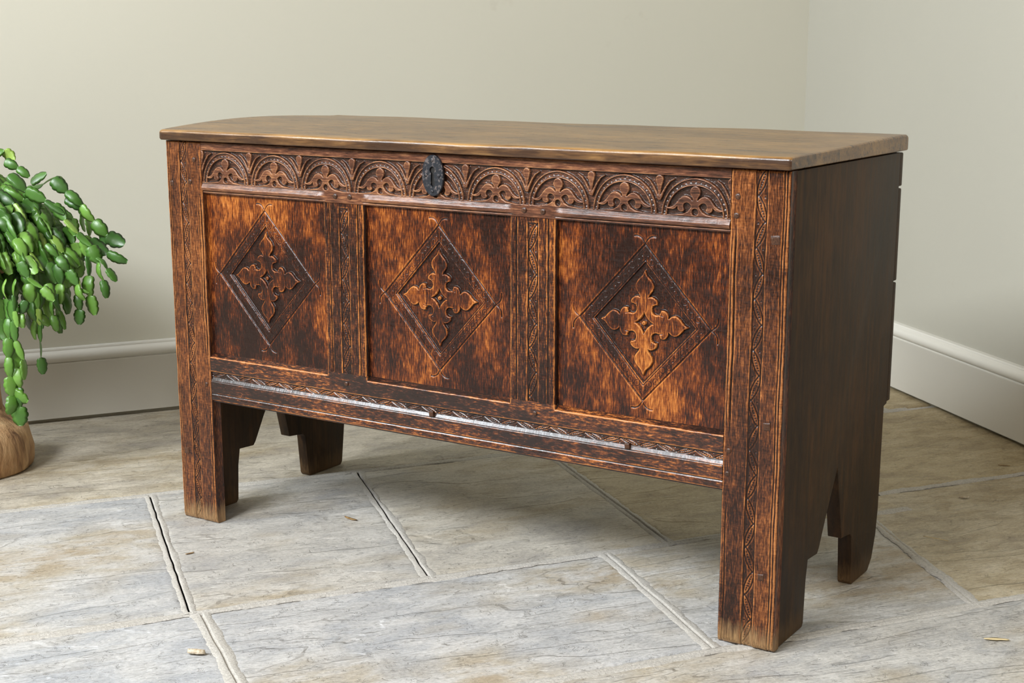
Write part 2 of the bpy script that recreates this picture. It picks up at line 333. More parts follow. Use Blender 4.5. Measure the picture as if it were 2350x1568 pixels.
# floor: mortar bed with flagstones (s along the courses, t across them)
fD = Vector((.56, .828)).normalized(); fN = Vector((.828, -.56)).normalized()
bm = bmesh.new()
for q in [(PL.x - .3, FY - .14), (RXW + .14, FY - .14), (RXW + .14, CORNER.y + .2), (PL.x - .3, CORNER.y + .2)]: bm.verts.new((q[0], q[1], -.0035))
bm.verts.ensure_lookup_table(); f = bm.faces.new(bm.verts); r = bmesh.ops.extrude_face_region(bm, geom=[f])
for v in [g for g in r['geom'] if isinstance(g, bmesh.types.BMVert)]: v.co.z -= .1
floor = mesh_bm('floor', bm, M_MORT); floor['kind'] = 'structure'
fang = math.atan2(fD.y, fD.x)
def slab(corners, step=.009, riven=1.0, gap=.004, seed=0, tan=0.0):
    """corners: four (s,t): (s0,t0),(s1,t0),(s1,t1),(s0,t1); origin at the slab's centre, local x along s"""
    c = [Vector(q) for q in corners]; cen = (c[0] + c[1] + c[2] + c[3]) / 4
    Ls = ((c[1] - c[0]).length + (c[2] - c[3]).length) / 2; Lt = ((c[3] - c[0]).length + (c[2] - c[1]).length) / 2
    ns = max(4, int(Ls / step)); nt = max(4, int(Lt / step))
    u = np.linspace(0, 1, ns + 1)[:, None]; v = np.linspace(0, 1, nt + 1)[None, :]
    X = sum(c[k].x * w for k, w in enumerate([(1 - u) * (1 - v), u * (1 - v), u * v, (1 - u) * v])) - cen.x
    Y = sum(c[k].y * w for k, w in enumerate([(1 - u) * (1 - v), u * (1 - v), u * v, (1 - u) * v])) - cen.y
    r = np.random.RandomState(seed)
    def wob(n, amp):
        xx = np.linspace(0, 1, n); y = np.zeros(n)
        for k in range(1, 9): y += r.randn() / k * np.sin(2 * np.pi * (k * 1.3 * xx + r.rand()))
        for k in range(4): y += .35 * r.randn() * np.sin(2 * np.pi * ((14 + 9 * k) * xx + r.rand()))
        return amp * y / 1.6
    g = gap
    X = X + ((g + np.abs(wob(nt + 1, .003)))[None, :]) * (1 - u) ** 12 - ((g + np.abs(wob(nt + 1, .003)))[None, :]) * u ** 12
    Y = Y + ((g + np.abs(wob(ns + 1, .003)))[:, None]) * (1 - v) ** 12 - ((g + np.abs(wob(ns + 1, .003)))[:, None]) * v ** 12
    ed = np.minimum(np.minimum(u, 1 - u) * Ls, np.minimum(v, 1 - v) * Lt)
    Z = -.0035 * np.exp(-(ed / .006) ** 2)
    lo = np.zeros_like(Z)
    for k in range(14):
        fx, fy = r.uniform(.4, 5), r.uniform(.8, 11); lo += r.randn() / (1 + .4 * fx + .2 * fy) * np.sin(2 * np.pi * (fx * X + fy * Y) + r.rand() * 6.28)
    Z = Z + .00032 * (lo - lo.max()) * riven
    V = np.stack([X, Y, Z], -1).reshape(-1, 3)
    idx = np.arange((ns + 1) * (nt + 1)).reshape(ns + 1, nt + 1)
    F4 = np.stack([idx[:-1, :-1], idx[1:, :-1], idx[1:, 1:], idx[:-1, 1:]], -1).reshape(-1, 4)[:, ::-1]
    # skirt down into the bed
    per = np.concatenate([idx[:, 0], idx[-1, 1:], idx[-2::-1, -1], idx[0, -2:0:-1]])
    base = len(V); D = V[per].copy(); D[:, 2] = -.03; V = np.concatenate([V, D]); m = len(per)
    q = np.arange(m); S4 = np.stack([per, per[(q + 1) % m], base + (q + 1) % m, base + q], -1)
    o = mesh_np('flagstone', V, np.concatenate([F4, S4]), M_STONE, floor, attr={'riven': np.full(len(V), riven), 'tan': np.full(len(V), tan)}, ngons=[list(base + q)[::-1]])
    w = fD * cen.x + fN * cen.y
    o.location = (w.x, w.y, 0); o.rotation_euler = (0, 0, fang)
    # local frame: x along fD, y along -fN (right-handed) -> flip t
    me = o.data; co = np.empty(len(V) * 3, np.float32); me.vertices.foreach_get('co', co); co = co.reshape(-1, 3); co[:, 1] *= -1
    me.vertices.foreach_set('co', co.ravel()); me.flip_normals(); me.update()
    return o
def st2w(s_, t_): q = fD * s_ + fN * t_; return Vector((q.x, q.y, 0))
def joint(a, b, wide=.013, grv=.0032, seed=0, name='mortar_joint'):
    """smeared mortar over a joint with a tooled groove down the middle"""
    A_, B_ = st2w(*a), st2w(*b); L = (B_ - A_).length; n = max(8, int(L / .007)); t = (B_ - A_).normalized(); nn = Vector((-t.y, t.x, 0))
    r = np.random.RandomState(500 + seed); x = np.linspace(0, 1, n + 1)
    def wob(amp):
        y = sum(r.randn() / (1 + .5 * k) * np.sin(2 * np.pi * (k * 1.7 * L * x + r.rand())) for k in range(1, 12)); return amp * y
    mid_ = wob(.0006); lw = wide + wob(.0030); rw = wide + wob(.0030); rag = r.randn(2, n + 1) * .0010
    V = []
    for i in range(n + 1):
        p = A_ + (B_ - A_) * x[i]; l, q, m = max(.006, lw[i] + rag[0, i]), max(.006, rw[i] + rag[1, i]), mid_[i]
        e = .00012 * r.randn()
        for d, z in ((-l, -.0024), (-l * .80, -.0002 + e), (m - .0040, .0002 + e), (m - .0028, .0000), (m - .0014, -grv), (m + .0014, -grv), (m + .0028, .0001), (m + .0040, .0003 - e), (q * .80, -.0002 - e), (q, -.0024)):
            w = p + nn * d; V.append((w.x, w.y, z))
    idx = np.arange((n + 1) * 10).reshape(n + 1, 10)
    F4 = np.stack([idx[:-1, :-1], idx[1:, :-1], idx[1:, 1:], idx[:-1, 1:]], -1).reshape(-1, 4)
    o = mesh_np(name, V, F4, M_MORT, floor); 
    return o
J1, J2, J3 = -.172, .537, 1.005
TW = -.95
rows = [
 # row against the left wall
 ([(-2.6, -1.05), (-.75, -1.05), (-.75, J1), (-2.6, J1)], .03, .4), ([(-.75, TW), (.98, TW), (.98, J1 - .005), (-.75, J1 + .004)], .01, .55),
 ([(.98, TW), (1.9, TW), (1.9, J1), (.98, J1)], .012, .5), ([(1.9, TW), (3.6, TW), (3.6, J1), (1.9, J1)], .02, .5),
 # second row
 ([(-1.5, J1), (-.78, J1), (-.80, J2), (-1.5, J2)], .03, .5), ([(-.78, J1), (-.036, J1), (-.092, J2), (-.80, J2)], .008, .35),
 ([(-.036, J1), (.424, J1), (.338, J2), (-.092, J2)], .007, .5), ([(.424, J1), (.887, J1), (.83, J2), (.338, J2)], .007, .55),
 ([(.887, J1), (1.43, J1), (1.40, J2 - .02), (.83, J2)], .008, .6), ([(1.43, J1), (2.6, J1), (2.6, .423), (1.40, .423)], .009, .8),
 # third row
 ([(-1.6, J2), (-.9, J2), (-.9, J3), (-1.6, J3)], .03, .6), ([(-.9, J2), (-.075, J2), (-.085, J3), (-.9, J3)], .007, 1.1),
 ([(-.075, J2), (.690, J2), (.643, J3), (-.085, J3)], .006, 1.25), ([(.690, J2), (1.28, J2 - .01), (1.155, J3 + .02), (.643, J3)], .006, 1.7),
 ([(1.295, .423), (2.3, .423), (2.3, J3 + .02), (1.155, J3 + .02)], .008, 1.3),
 # fourth row, nearest the window wall
 ([(-.7, J3), (.05, J3), (.05, 1.62), (-.7, 1.62)], .02, 1.0), ([(.05, J3), (1.62, J3 + .02), (1.62, 1.62), (.05, 1.62)], .008, 1.3),
 ([(1.62, J3 + .02), (2.6, J3 + .02), (2.6, 1.62), (1.62, 1.62)], .02, 1.0)]
TAN_SHADE = [.5, .5, .7, .9, .2, .05, .22, .38, .8, .9, .1, .0, .05, .1, .7, .0, .2, .3]  # tan stone; under the coffer it also paints in the warm shade
for i, (cs, st, rv) in enumerate(rows): slab(cs, st, rv, seed=40 + i, tan=TAN_SHADE[i])
for i, (a, b, w_, g_) in enumerate([((-.036, J1), (-.092, J2), .014, .0035), ((.424, J1), (.338, J2), .014, .0035), ((.887, J1), (.83, J2), .013, .0035),
      ((-.075, J2), (-.085, J3), .017, .0030), ((.690, J2), (.643, J3), .017, .0038), ((1.29, J2), (1.155, J3 + .02), .012, .0012),
      ((-1.4, J1), (1.95, J1), .012, .0006), ((-1.4, J2), (1.40, J2 - .005), .012, .0008), ((1.40, .423), (2.4, .423), .010, .0006), ((-.6, J3), (1.6, J3 + .018), .011, .0004)]):
    joint(a, b, w_, g_, i)
k = 0
for t0 in (1.62, 2.3, 3.0, 3.7):                 # plain slabs over the rest of the room, behind the camera
    s = -2.6 + .3 * (k % 3)
    while s < 3.0:
        L = .8 + .25 * (k % 3); cx_ = fD * (s + L / 2) + fN * (t0 + .35)
        if cx_.y > FY + .3 and cx_.x < RXW - .3: slab([(s, t0), (s + L, t0), (s + L, t0 + .68), (s, t0 + .68)], .06, .8, seed=200 + k)
        s += L; k += 1

# ------------------------------------------------------------------ carving tools (distances on numpy grids, metres)
def d_seg(X, Z, a, b):
    ax, az = a; bx, bz = b; vx, vz = bx - ax, bz - az
    t = np.clip(((X - ax) * vx + (Z - az) * vz) / (vx * vx + vz * vz + 1e-12), 0, 1)
    return np.hypot(X - ax - t * vx, Z - az - t * vz), t
def d_line(X, Z, pts):
    d = np.full(X.shape, 9.0)
    for a, b in zip(pts[:-1], pts[1:]): d = np.minimum(d, d_seg(X, Z, a, b)[0])
    return d
def d_taper(X, Z, pts, r0, r1):
    """signed distance to a tapering stroke"""
    L = [0]
    for a, b in zip(pts[:-1], pts[1:]): L.append(L[-1] + math.hypot(b[0] - a[0], b[1] - a[1]))
    d = np.full(X.shape, 9.0)
    for i, (a, b) in enumerate(zip(pts[:-1], pts[1:])):
        q, t = d_seg(X, Z, a, b); s = (L[i] + t * (L[i + 1] - L[i])) / L[-1]
        d = np.minimum(d, q - (r0 + (r1 - r0) * s))
    return d
def d_poly(X, Z, pts):
    d = np.full(X.shape, 9.0); ins = np.zeros(X.shape, bool); n = len(pts)
    for i in range(n):
        a, b = pts[i], pts[(i + 1) % n]
        d = np.minimum(d, d_seg(X, Z, a, b)[0])
        if a[1] != b[1]:
            c = ((a[1] > Z) != (b[1] > Z)) & (X < (b[0] - a[0]) * (Z - a[1]) / (b[1] - a[1]) + a[0]); ins ^= c
    return np.where(ins, -d, d)
def smooth_pts(pts, n=4, closed=True):
    out = []; m = len(pts)
    for i in range(m if closed else m - 1):
        p0, p1, p2, p3 = [np.array(pts[(i + k) % m] if closed else pts[min(max(i + k, 0), m - 1)], float) for k in (-1, 0, 1, 2)]
        for j in range(n):
            t = j / n
            out.append(tuple(.5 * ((2 * p1) + (-p0 + p2) * t + (2 * p0 - 5 * p1 + 4 * p2 - p3) * t * t + (-p0 + 3 * p1 - 3 * p2 + p3) * t ** 3)))
    if not closed: out.append(tuple(pts[-1]))
    return out
def sm(d, w):
    """1 inside (d<0), 0 outside, soft over +-w"""
    t = np.clip(.5 - d / (2 * w), 0, 1); return t * t * (3 - 2 * t)
def gnoise(shape, k, seed):
    r = np.random.RandomState(seed); a = r.randn(*shape)
    return blur(a, k) * k
def blur(a, k):
    for ax in (0, 1):
        p = np.concatenate([np.repeat(np.take(a, [0], ax), k, ax), a, np.repeat(np.take(a, [-1], ax), k, ax)], ax)
        c = np.cumsum(p, ax); c = np.concatenate([np.zeros_like(np.take(c, [0], ax)), c], ax); n = 2 * k + 1
        a = (np.take(c, range(n, c.shape[ax]), ax) - np.take(c, range(0, c.shape[ax] - n), ax)) / n
    return a
H_ = .7577; W_ = 1.28
def warp_np(V):
    V = np.array(V, float); x, z = V[:, 0].copy(), V[:, 2]
    V[:, 0] = x - .0045 * (2 * z / H_ - 1) * (1 - x / W_)
    return V
def warp(co):
    return Vector((co.x - .0045 * (2 * co.z / H_ - 1) * (1 - co.x / W_), co.y, co.z))

def relief(name, xs, zs, Hf, y0, thick, mat, parent, stain_shade=None, regions=None, wear_shade_gain=1.0):
    """front face at y0-Hf (towards -y) with side walls and a back; regions: list of (name, facemask, label)"""
    nx, nz = len(xs), len(zs)
    X, Z = np.meshgrid(xs, zs, indexing='ij')
    V = np.stack([X, y0 - Hf, Z], -1).reshape(-1, 3)
    dx = (xs[-1] - xs[0]) / (nx - 1)
    conv = (Hf - blur(Hf, 2)) / .0006
    wear_shade = np.clip(conv, -.8, 1) * wear_shade_gain  # rubbed edges lighter; grooves darkened as shade painted into the creases
    stain_shade = np.zeros_like(Hf) if stain_shade is None else stain_shade
    A = {'wear_shade': wear_shade.ravel(), 'stain_shade': stain_shade.ravel()}
    idx = np.arange(nx * nz).reshape(nx, nz)
    Q = np.stack([idx[:-1, :-1], idx[1:, :-1], idx[1:, 1:], idx[:-1, 1:]], -1)
    main = np.ones((nx - 1, nz - 1), bool)
    kids = []
    for rn, mask, lab in (regions or []):
        mask = mask & main; main &= ~mask; kids.append((rn, mask, lab))
    per = np.concatenate([idx[:, 0], idx[-1, 1:], idx[-2::-1, -1], idx[0, -2:0:-1]]); m = len(per)
    B = V[per].copy(); B[:, 1] = y0 + thick; base = len(V)
    VV = np.concatenate([V, V[per], B]); q = np.arange(m)
    S4 = np.stack([base + (q + 1) % m, base + q, base + m + q, base + m + (q + 1) % m], -1)
    F4 = np.concatenate([Q[main], S4])
    z0 = np.zeros(2 * m)
    used = np.zeros(len(VV), bool); used[F4.ravel()] = True
    re = np.cumsum(used) - 1
    Aw = {k: np.concatenate([a, z0])[used] for k, a in A.items()}
    o = mesh_np(name, warp_np(VV[used]), re[F4], mat, parent, attr=Aw, ngons=[list(re[base + m + q])])
    for rn, mask, lab in kids:
        f4 = Q[mask]; u2 = np.zeros(len(V), bool); u2[f4.ravel()] = True; r2 = np.cumsum(u2) - 1
        c = mesh_np(rn, warp_np(V[u2]), r2[f4], mat, o, attr={k: a[u2] for k, a in A.items()})
        if lab: c['label'] = lab
    return o
def edge_round(X, Z, x0, x1, z0, z1, r=.002, d=.0016):
    e = np.minimum(np.minimum(X - x0, x1 - X), np.minimum(Z - z0, z1 - Z))
    return -d * np.clip(1 - e / r, 0, 1) ** 2
def groove(d, w, depth): return -depth * np.clip(1 - np.abs(d) / w, 0, 1)

def chain(A, L, half, period, seed, phase=0.0, dots=True):
    """leaf-chain carving: A across (-half..half), L along; returns height offset"""
    r = np.random.RandomState(seed); h = np.zeros(A.shape)
    lmin, lmax = L.min(), L.max(); n = int((lmax - lmin) / period) + 2
    for i in range(-1, n):
        c = lmin + phase + (i + .5) * period; sg = 1 if i % 2 == 0 else -1
        sel = np.abs(L - c) < period * 1.1
        if not sel.any(): continue
        a = A[sel] * sg; l = L[sel] - c
        hw = half * .93; hl = period * .56
        # two arcs from corner to corner
        for bow in (1, -1):
            t = np.linspace(-1, 1, 9); bx = t * hw; bz = t * hl
            nx_, nz_ = -hl, hw; q = math.hypot(nx_, nz_)
            off = bow * (1 - t * t) * half * .62
            d = d_line(a, l, list(zip(bx + off * nx_ / q, bz + off * nz_ / q)))
            h[sel] = np.minimum(h[sel], groove(d, .0014, .0018))
        for j in range(7):
            tt = -.5 + j / 6.0; d = np.hypot(a - tt * hw * 1.05, l - tt * hl * 1.05)
            h[sel] = np.minimum(h[sel], -.0018 * np.clip(1 - d / .0015, 0, 1))
        if dots:
            d = np.hypot(a + hw * .62, l - hl * .80); h[sel] = np.minimum(h[sel], -.0016 * np.clip(1 - d / .0018, 0, 1))
    return h

coffer = empty('carved_coffer', (0, 0, 0))
tag(coffer, 'dark carved oak coffer with three diamond-carved front panels and plain plank lid', 'coffer')

# ---- stiles
def stile(x0, x1, band, grooves, inner, seed, name='stile'):
    xs = np.arange(x0, x1 + 1e-6, (x1 - x0) / 96); zs = np.linspace(0, H_, 640)
    X, Z = np.meshgrid(xs, zs, indexing='ij')
    h = edge_round(X, Z, x0, x1, 0, H_, .0035, .0028)
    h += -.0035 * np.clip(1 - Z / .012, 0, 1) ** 2
    b0, b1 = band; bc = (b0 + b1) / 2; bh = (b1 - b0) / 2
    wob = .0006 * np.sin(Z * 31 + seed)
    inb = sm(np.abs(X - bc - wob) - bh, .0009)
    h += -.0014 * inb
    h += inb * chain(X - bc - wob, Z, bh - .001, .0395, seed, .008)
    for g, gw, gd, za, zb in grooves:
        gate = np.clip((Z - za) / .03, 0, 1) * np.clip((zb - Z) / .03, 0, 1)
        h += groove(X - g - wob, gw, gd) * gate
    h += .00022 * gnoise(h.shape, 3, seed) + .0005 * gnoise(h.shape, 14, seed + 1) / 2
    # dents along the outer edge
    st = .6 * inb
    return relief(name, xs, zs, h, 0.0, .024, M_STI, coffer, st)
stile(0.0, .092, (.0345, .0535), [(.006, .0012, .0014, -.1, 1), (.010, .0012, .0012, -.1, 1), (.0805, .0012, .0014, .34, .66), (.0865, .0022, .0024, .34, .66), (.0865, .0016, .0018, -.1, .24)], 1, 3)
stile(1.184, 1.28, (1.2245, 1.2435), [(1.1945, .0026, .0030, .345, .675), (1.1885, .0013, .0014, .345, .66), (1.2700, .0014, .0016, -.1, 1), (1.2745, .0014, .0016, -.1, 1), (1.1925, .0016, .0016, -.1, .24)], 1, 5)

# ---- top rail with the arcaded frieze
TX0, TX1, TZ0, TZ1 = .092, 1.184, .6600, H_
FR0, FR1 = .0905, 1.1845; PITCH = (FR1 - FR0) / 9; FB, FT = .6815, .7425; FH = FT - FB
xs = np.linspace(TX0, TX1, 1430); zs = np.linspace(TZ0, TZ1, 136)
X, Z = np.meshgrid(xs, zs, indexing='ij')
def frieze_tile(U, Vv):
    """U in half-pitches (-1..1), Vv in frieze heights (0..1); returns raise (0 ground..1 face) and groove depth"""
    S = PITCH / 2
    x = U * S; z = Vv * FH
    def m(p): return [(a * S, b * FH) for a, b in p]
    d = np.full(x.shape, 9.0)
    # fleur: bud
    bud = m([(-.055, .36), (-.07, .44), (-.13, .53), (-.145, .62), (-.11, .71), (-.04, .755), (.04, .755), (.11, .71), (.145, .62), (.13, .53), (.07, .44), (.055, .36)])
    d = np.minimum(d, d_poly(x, z, smooth_pts(bud, 3)))
    for sg in (1, -1):
        pet = [(.02, .30), (.06, .37), (.12, .445), (.20, .49), (.29, .50), (.37, .47), (.45, .40), (.52, .31), (.60, .235), (.70, .19), (.81, .175), (.74, .135), (.64, .125), (.55, .155), (.49, .215), (.485, .15), (.44, .10), (.37, .085), (.31, .11), (.30, .16), (.33, .22), (.30, .30), (.23, .325), (.16, .30), (.10, .24), (.03, .2)]
        d = np.minimum(d, d_poly(x, z, smooth_pts(m([(sg * a, b) for a, b in pet]), 2)))
    stem = [(-.085, .40), (-.10, .28), (-.13, .20), (-.20, .11), (-.32, .045), (-.62, .0), (-.62, -.1), (.62, -.1), (.62, .0), (.32, .045), (.20, .11), (.13, .20), (.10, .28), (.085, .40)]
    d = np.minimum(d, d_poly(x, z, m(stem)))
    d = np.maximum(d, -(np.hypot(x, (z - .095 * FH)) - .0052))
    for sg in (1, -1): d = np.maximum(d, -(np.hypot(x - sg * .225 * S, z - .215 * FH) - .0050))
    # arch: outer and inner ridge lines
    th = np.linspace(0, np.pi, 40)
    def ell(a, b): return [(a * math.cos(t) * S, (b * math.sin(t) - .02) * FH) for t in th]
    do = d_line(x, z, ell(.915, .955)); di = d_line(x, z, ell(.80, .80)); dm = d_line(x, z, ell(.86, .875))
    d = np.minimum(d, np.minimum(do, di) - .0013)
    raise_ = sm(d, .0007)
    bandm = sm(dm - .0040, .0010) * .45
    raise_ = np.maximum(raise_, bandm)
    # spandrel bud and its two leaves, drawn about both tile edges
    for e in (1, -1):
        ux = x - e * S
        b2 = np.minimum(d_taper(ux, z, [(0, .885 * FH), (0, .80 * FH)], .0068, .0056), np.minimum(d_taper(ux, z, [(0, .80 * FH), (0, .66 * FH)], .0056, .0032), d_taper(ux, z, [(0, .66 * FH), (0, .36 * FH)], .0032, .0008)))
        lf = d_taper(x, z, [(e * a * S, b * FH) for a, b in ((.60, .90), (.72, .83), (.82, .70), (.91, .54), (.985, .38))], .0008, .0022)
        raise_ = np.maximum(raise_, np.maximum(sm(b2, .0009), sm(lf, .0008)))
    # punched dots along the arch
    dots = np.zeros(x.shape)
    for t in np.linspace(.12, np.pi - .12, 19):
        q = np.hypot(x - .86 * math.cos(t) * S, z - (.875 * math.sin(t) - .02) * FH); dots = np.minimum(dots, -.0011 * np.clip(1 - q / .0022, 0, 1))
    return raise_, dots
raise_all = np.ones(X.shape); dots = np.zeros(X.shape); masks = []
fx = (X - FR0) / PITCH
for k in range(9):
    sel = (fx >= k) & (fx < k + 1) & (Z >= FB) & (Z <= FT)
    jr = np.random.RandomState(60 + k)
    U = 2 * (fx[sel] - k) - 1; Vv = (Z[sel] - FB) / FH
    a, b = frieze_tile(U + .012 * jr.randn() * (1 - U * U), Vv + .012 * np.sin(5 * U + k) * (1 - Vv) * Vv * 2)
    raise_all[sel] = a; dots[sel] = b
edge = np.minimum(np.minimum(Z - FB, FT - Z), np.minimum(X - FR0 - .002, FR1 - .002 - X))
raise_all = np.maximum(raise_all, 1 - sm(-edge, .0008))
gn = gnoise(X.shape, 1, 21)
h = -.0054 * (1 - raise_all) + dots * (raise_all < .8) + .00030 * gn * (raise_all < .5) + .0003 * gnoise(X.shape, 9, 22) / 3
# bead under the frieze, dying into the rail above each muntin
def run(X, gaps, fade=.02):
    g = np.ones_like(X)
    for a, b in gaps: g *= np.clip(np.maximum(a - X, X - b) / fade + .0, 0, 1)
    return g
rg = run(X, [(.395, .475), (.795, .872)], .018)
zb = Z - TZ0
up = (zb > .0115) & (zb < .0200); lo_ = (zb > .0050) & (zb <= .0115)
bead = np.where(up, .0028 - .0044 * (zb - .0115) / .0085, 0) + np.where(lo_, -.0012 + .0040 * np.sqrt(np.clip(1 - ((.0115 - zb) / .0066) ** 2, 0, 1)), 0)
bead += groove(zb - .0203, .0010, .0012) + groove(zb - .0046, .0014, .0030) + np.where(zb < .0045, -.0016 - .002 * np.clip(1 - zb / .003, 0, 1), 0)
h += bead * rg + (1 - rg) * edge_round(X, Z, -1, 3, TZ0, 3, .002, .0015)
h += edge_round(X, Z, -1, 3, -1, TZ1, .002, .0014)
st = (1 - raise_all) * .85  # dark ground stain, deepened to paint in the shadow of the carving
Xc = (X[:-1, :-1] + X[1:, 1:]) / 2; Zc = (Z[:-1, :-1] + Z[1:, 1:]) / 2
regs = [('arch_carving', (Xc >= FR0 + k * PITCH) & (Xc < FR0 + (k + 1) * PITCH) & (Zc > FB - .0015) & (Zc < FT + .0015), 'carved round arch enclosing a fleur-de-lis' if k == 0 else None) for k in range(9)]
relief('top_rail', xs, zs, h, .001, .024, M_TOP, coffer, st, regs, .55)

# ---- bottom rail with its carved hollow
BX0, BX1, BZ0, BZ1 = .092, 1.184, .2510, .3490
xs = np.linspace(BX0, BX1, 1250); zs = np.concatenate([np.linspace(BZ0, .288, 40), np.linspace(.289, .314, 40), np.linspace(.315, BZ1, 34)])
X, Z = np.meshgrid(xs, zs, indexing='ij')
h = np.zeros(X.shape)
h += -.0125 * np.clip((Z - .3395) / .0090, 0, 1) * run(X, [(.3885, .4790), (.7880, .8755)], .0015)                       # sloping sill under the panels
t = np.clip((.3120 - Z) / .0205, 0, 1); inb = (Z < .3120) & (Z > .2915)
h += np.where(inb, -.0040 * (1 - np.clip((t - .62) / .38, 0, 1)), 0) * np.clip((.3125 - Z) / .0008, 0, 1)
gate = np.clip((.3105 - Z) / .002, 0, 1) * np.clip((Z - .2988) / .002, 0, 1)
h += gate * chain(Z - .3052, X, .0062, .0335, 9, .004) * .95
h += groove(Z - .2918, .0009, .0010) + groove(Z - .2672, .0013, .0020)
zb = Z - BZ0
h += np.where(zb < .0155, .0022 * np.sqrt(np.clip(1 - ((zb - .0090) / .0068) ** 2, 0, 1)) - .0022 + np.where(zb < .0026, -.0012, 0), 0)
h += .00008 * gnoise(X.shape, 4, 31) + .0004 * gnoise(X.shape, 16, 32) / 3
m_ = (Zc if False else (Z[:-1, :-1] + Z[1:, 1:]) / 2)
relief('bottom_rail', xs, zs, h, .001, .026, M_BOT, coffer, np.where(inb, .35, 0.0), [('carved_band', (m_ < .3135) & (m_ > .2900), 'hollow band carved with slanting leaves')])

# ---- muntins
def muntin(x0, x1, band, seed):
    z0, z1 = .3480, .6600
    xs = np.arange(x0, x1 + 1e-6, (x1 - x0) / 96); zs = np.linspace(z0, z1, 290)
    X, Z = np.meshgrid(xs, zs, indexing='ij'); h = np.zeros(X.shape)
    # stopped mouldings on both edges
    for e, sgn in ((X - x0, 1), (x1 - X, -1)):
        h += np.where(e < .0135, -.0020 + .0024 * np.sqrt(np.clip(1 - ((e - .0072) / .0060) ** 2, 0, 1)), 0) + groove(e - .0145, .0012, .0018) - .003 * np.clip(1 - e / .0022, 0, 1) ** 2
    bc = (band[0] + band[1]) / 2; bh = (band[1] - band[0]) / 2; inb = sm(np.abs(X - bc) - bh, .0008)
    zg = np.clip((.653 - Z) / .002, 0, 1)
    h += -.0013 * inb * zg + inb * zg * chain(X - bc, Z, bh - .001, .0415, seed, .01)
    h += .00022 * gnoise(h.shape, 3, seed) + .0004 * gnoise(h.shape, 12, seed + 1) / 2
    mm = np.abs((X[:-1, :-1] + X[1:, 1:]) / 2 - bc) < bh + .002
    relief('muntin', xs, zs, h, .0005, .022, M_MUN, coffer, .5 * inb, [('carved_band', mm, None)])
muntin(.3875, .4800, (.4240, .4447), 13)
muntin(.7870, .8765, (.8225, .8430), 17)

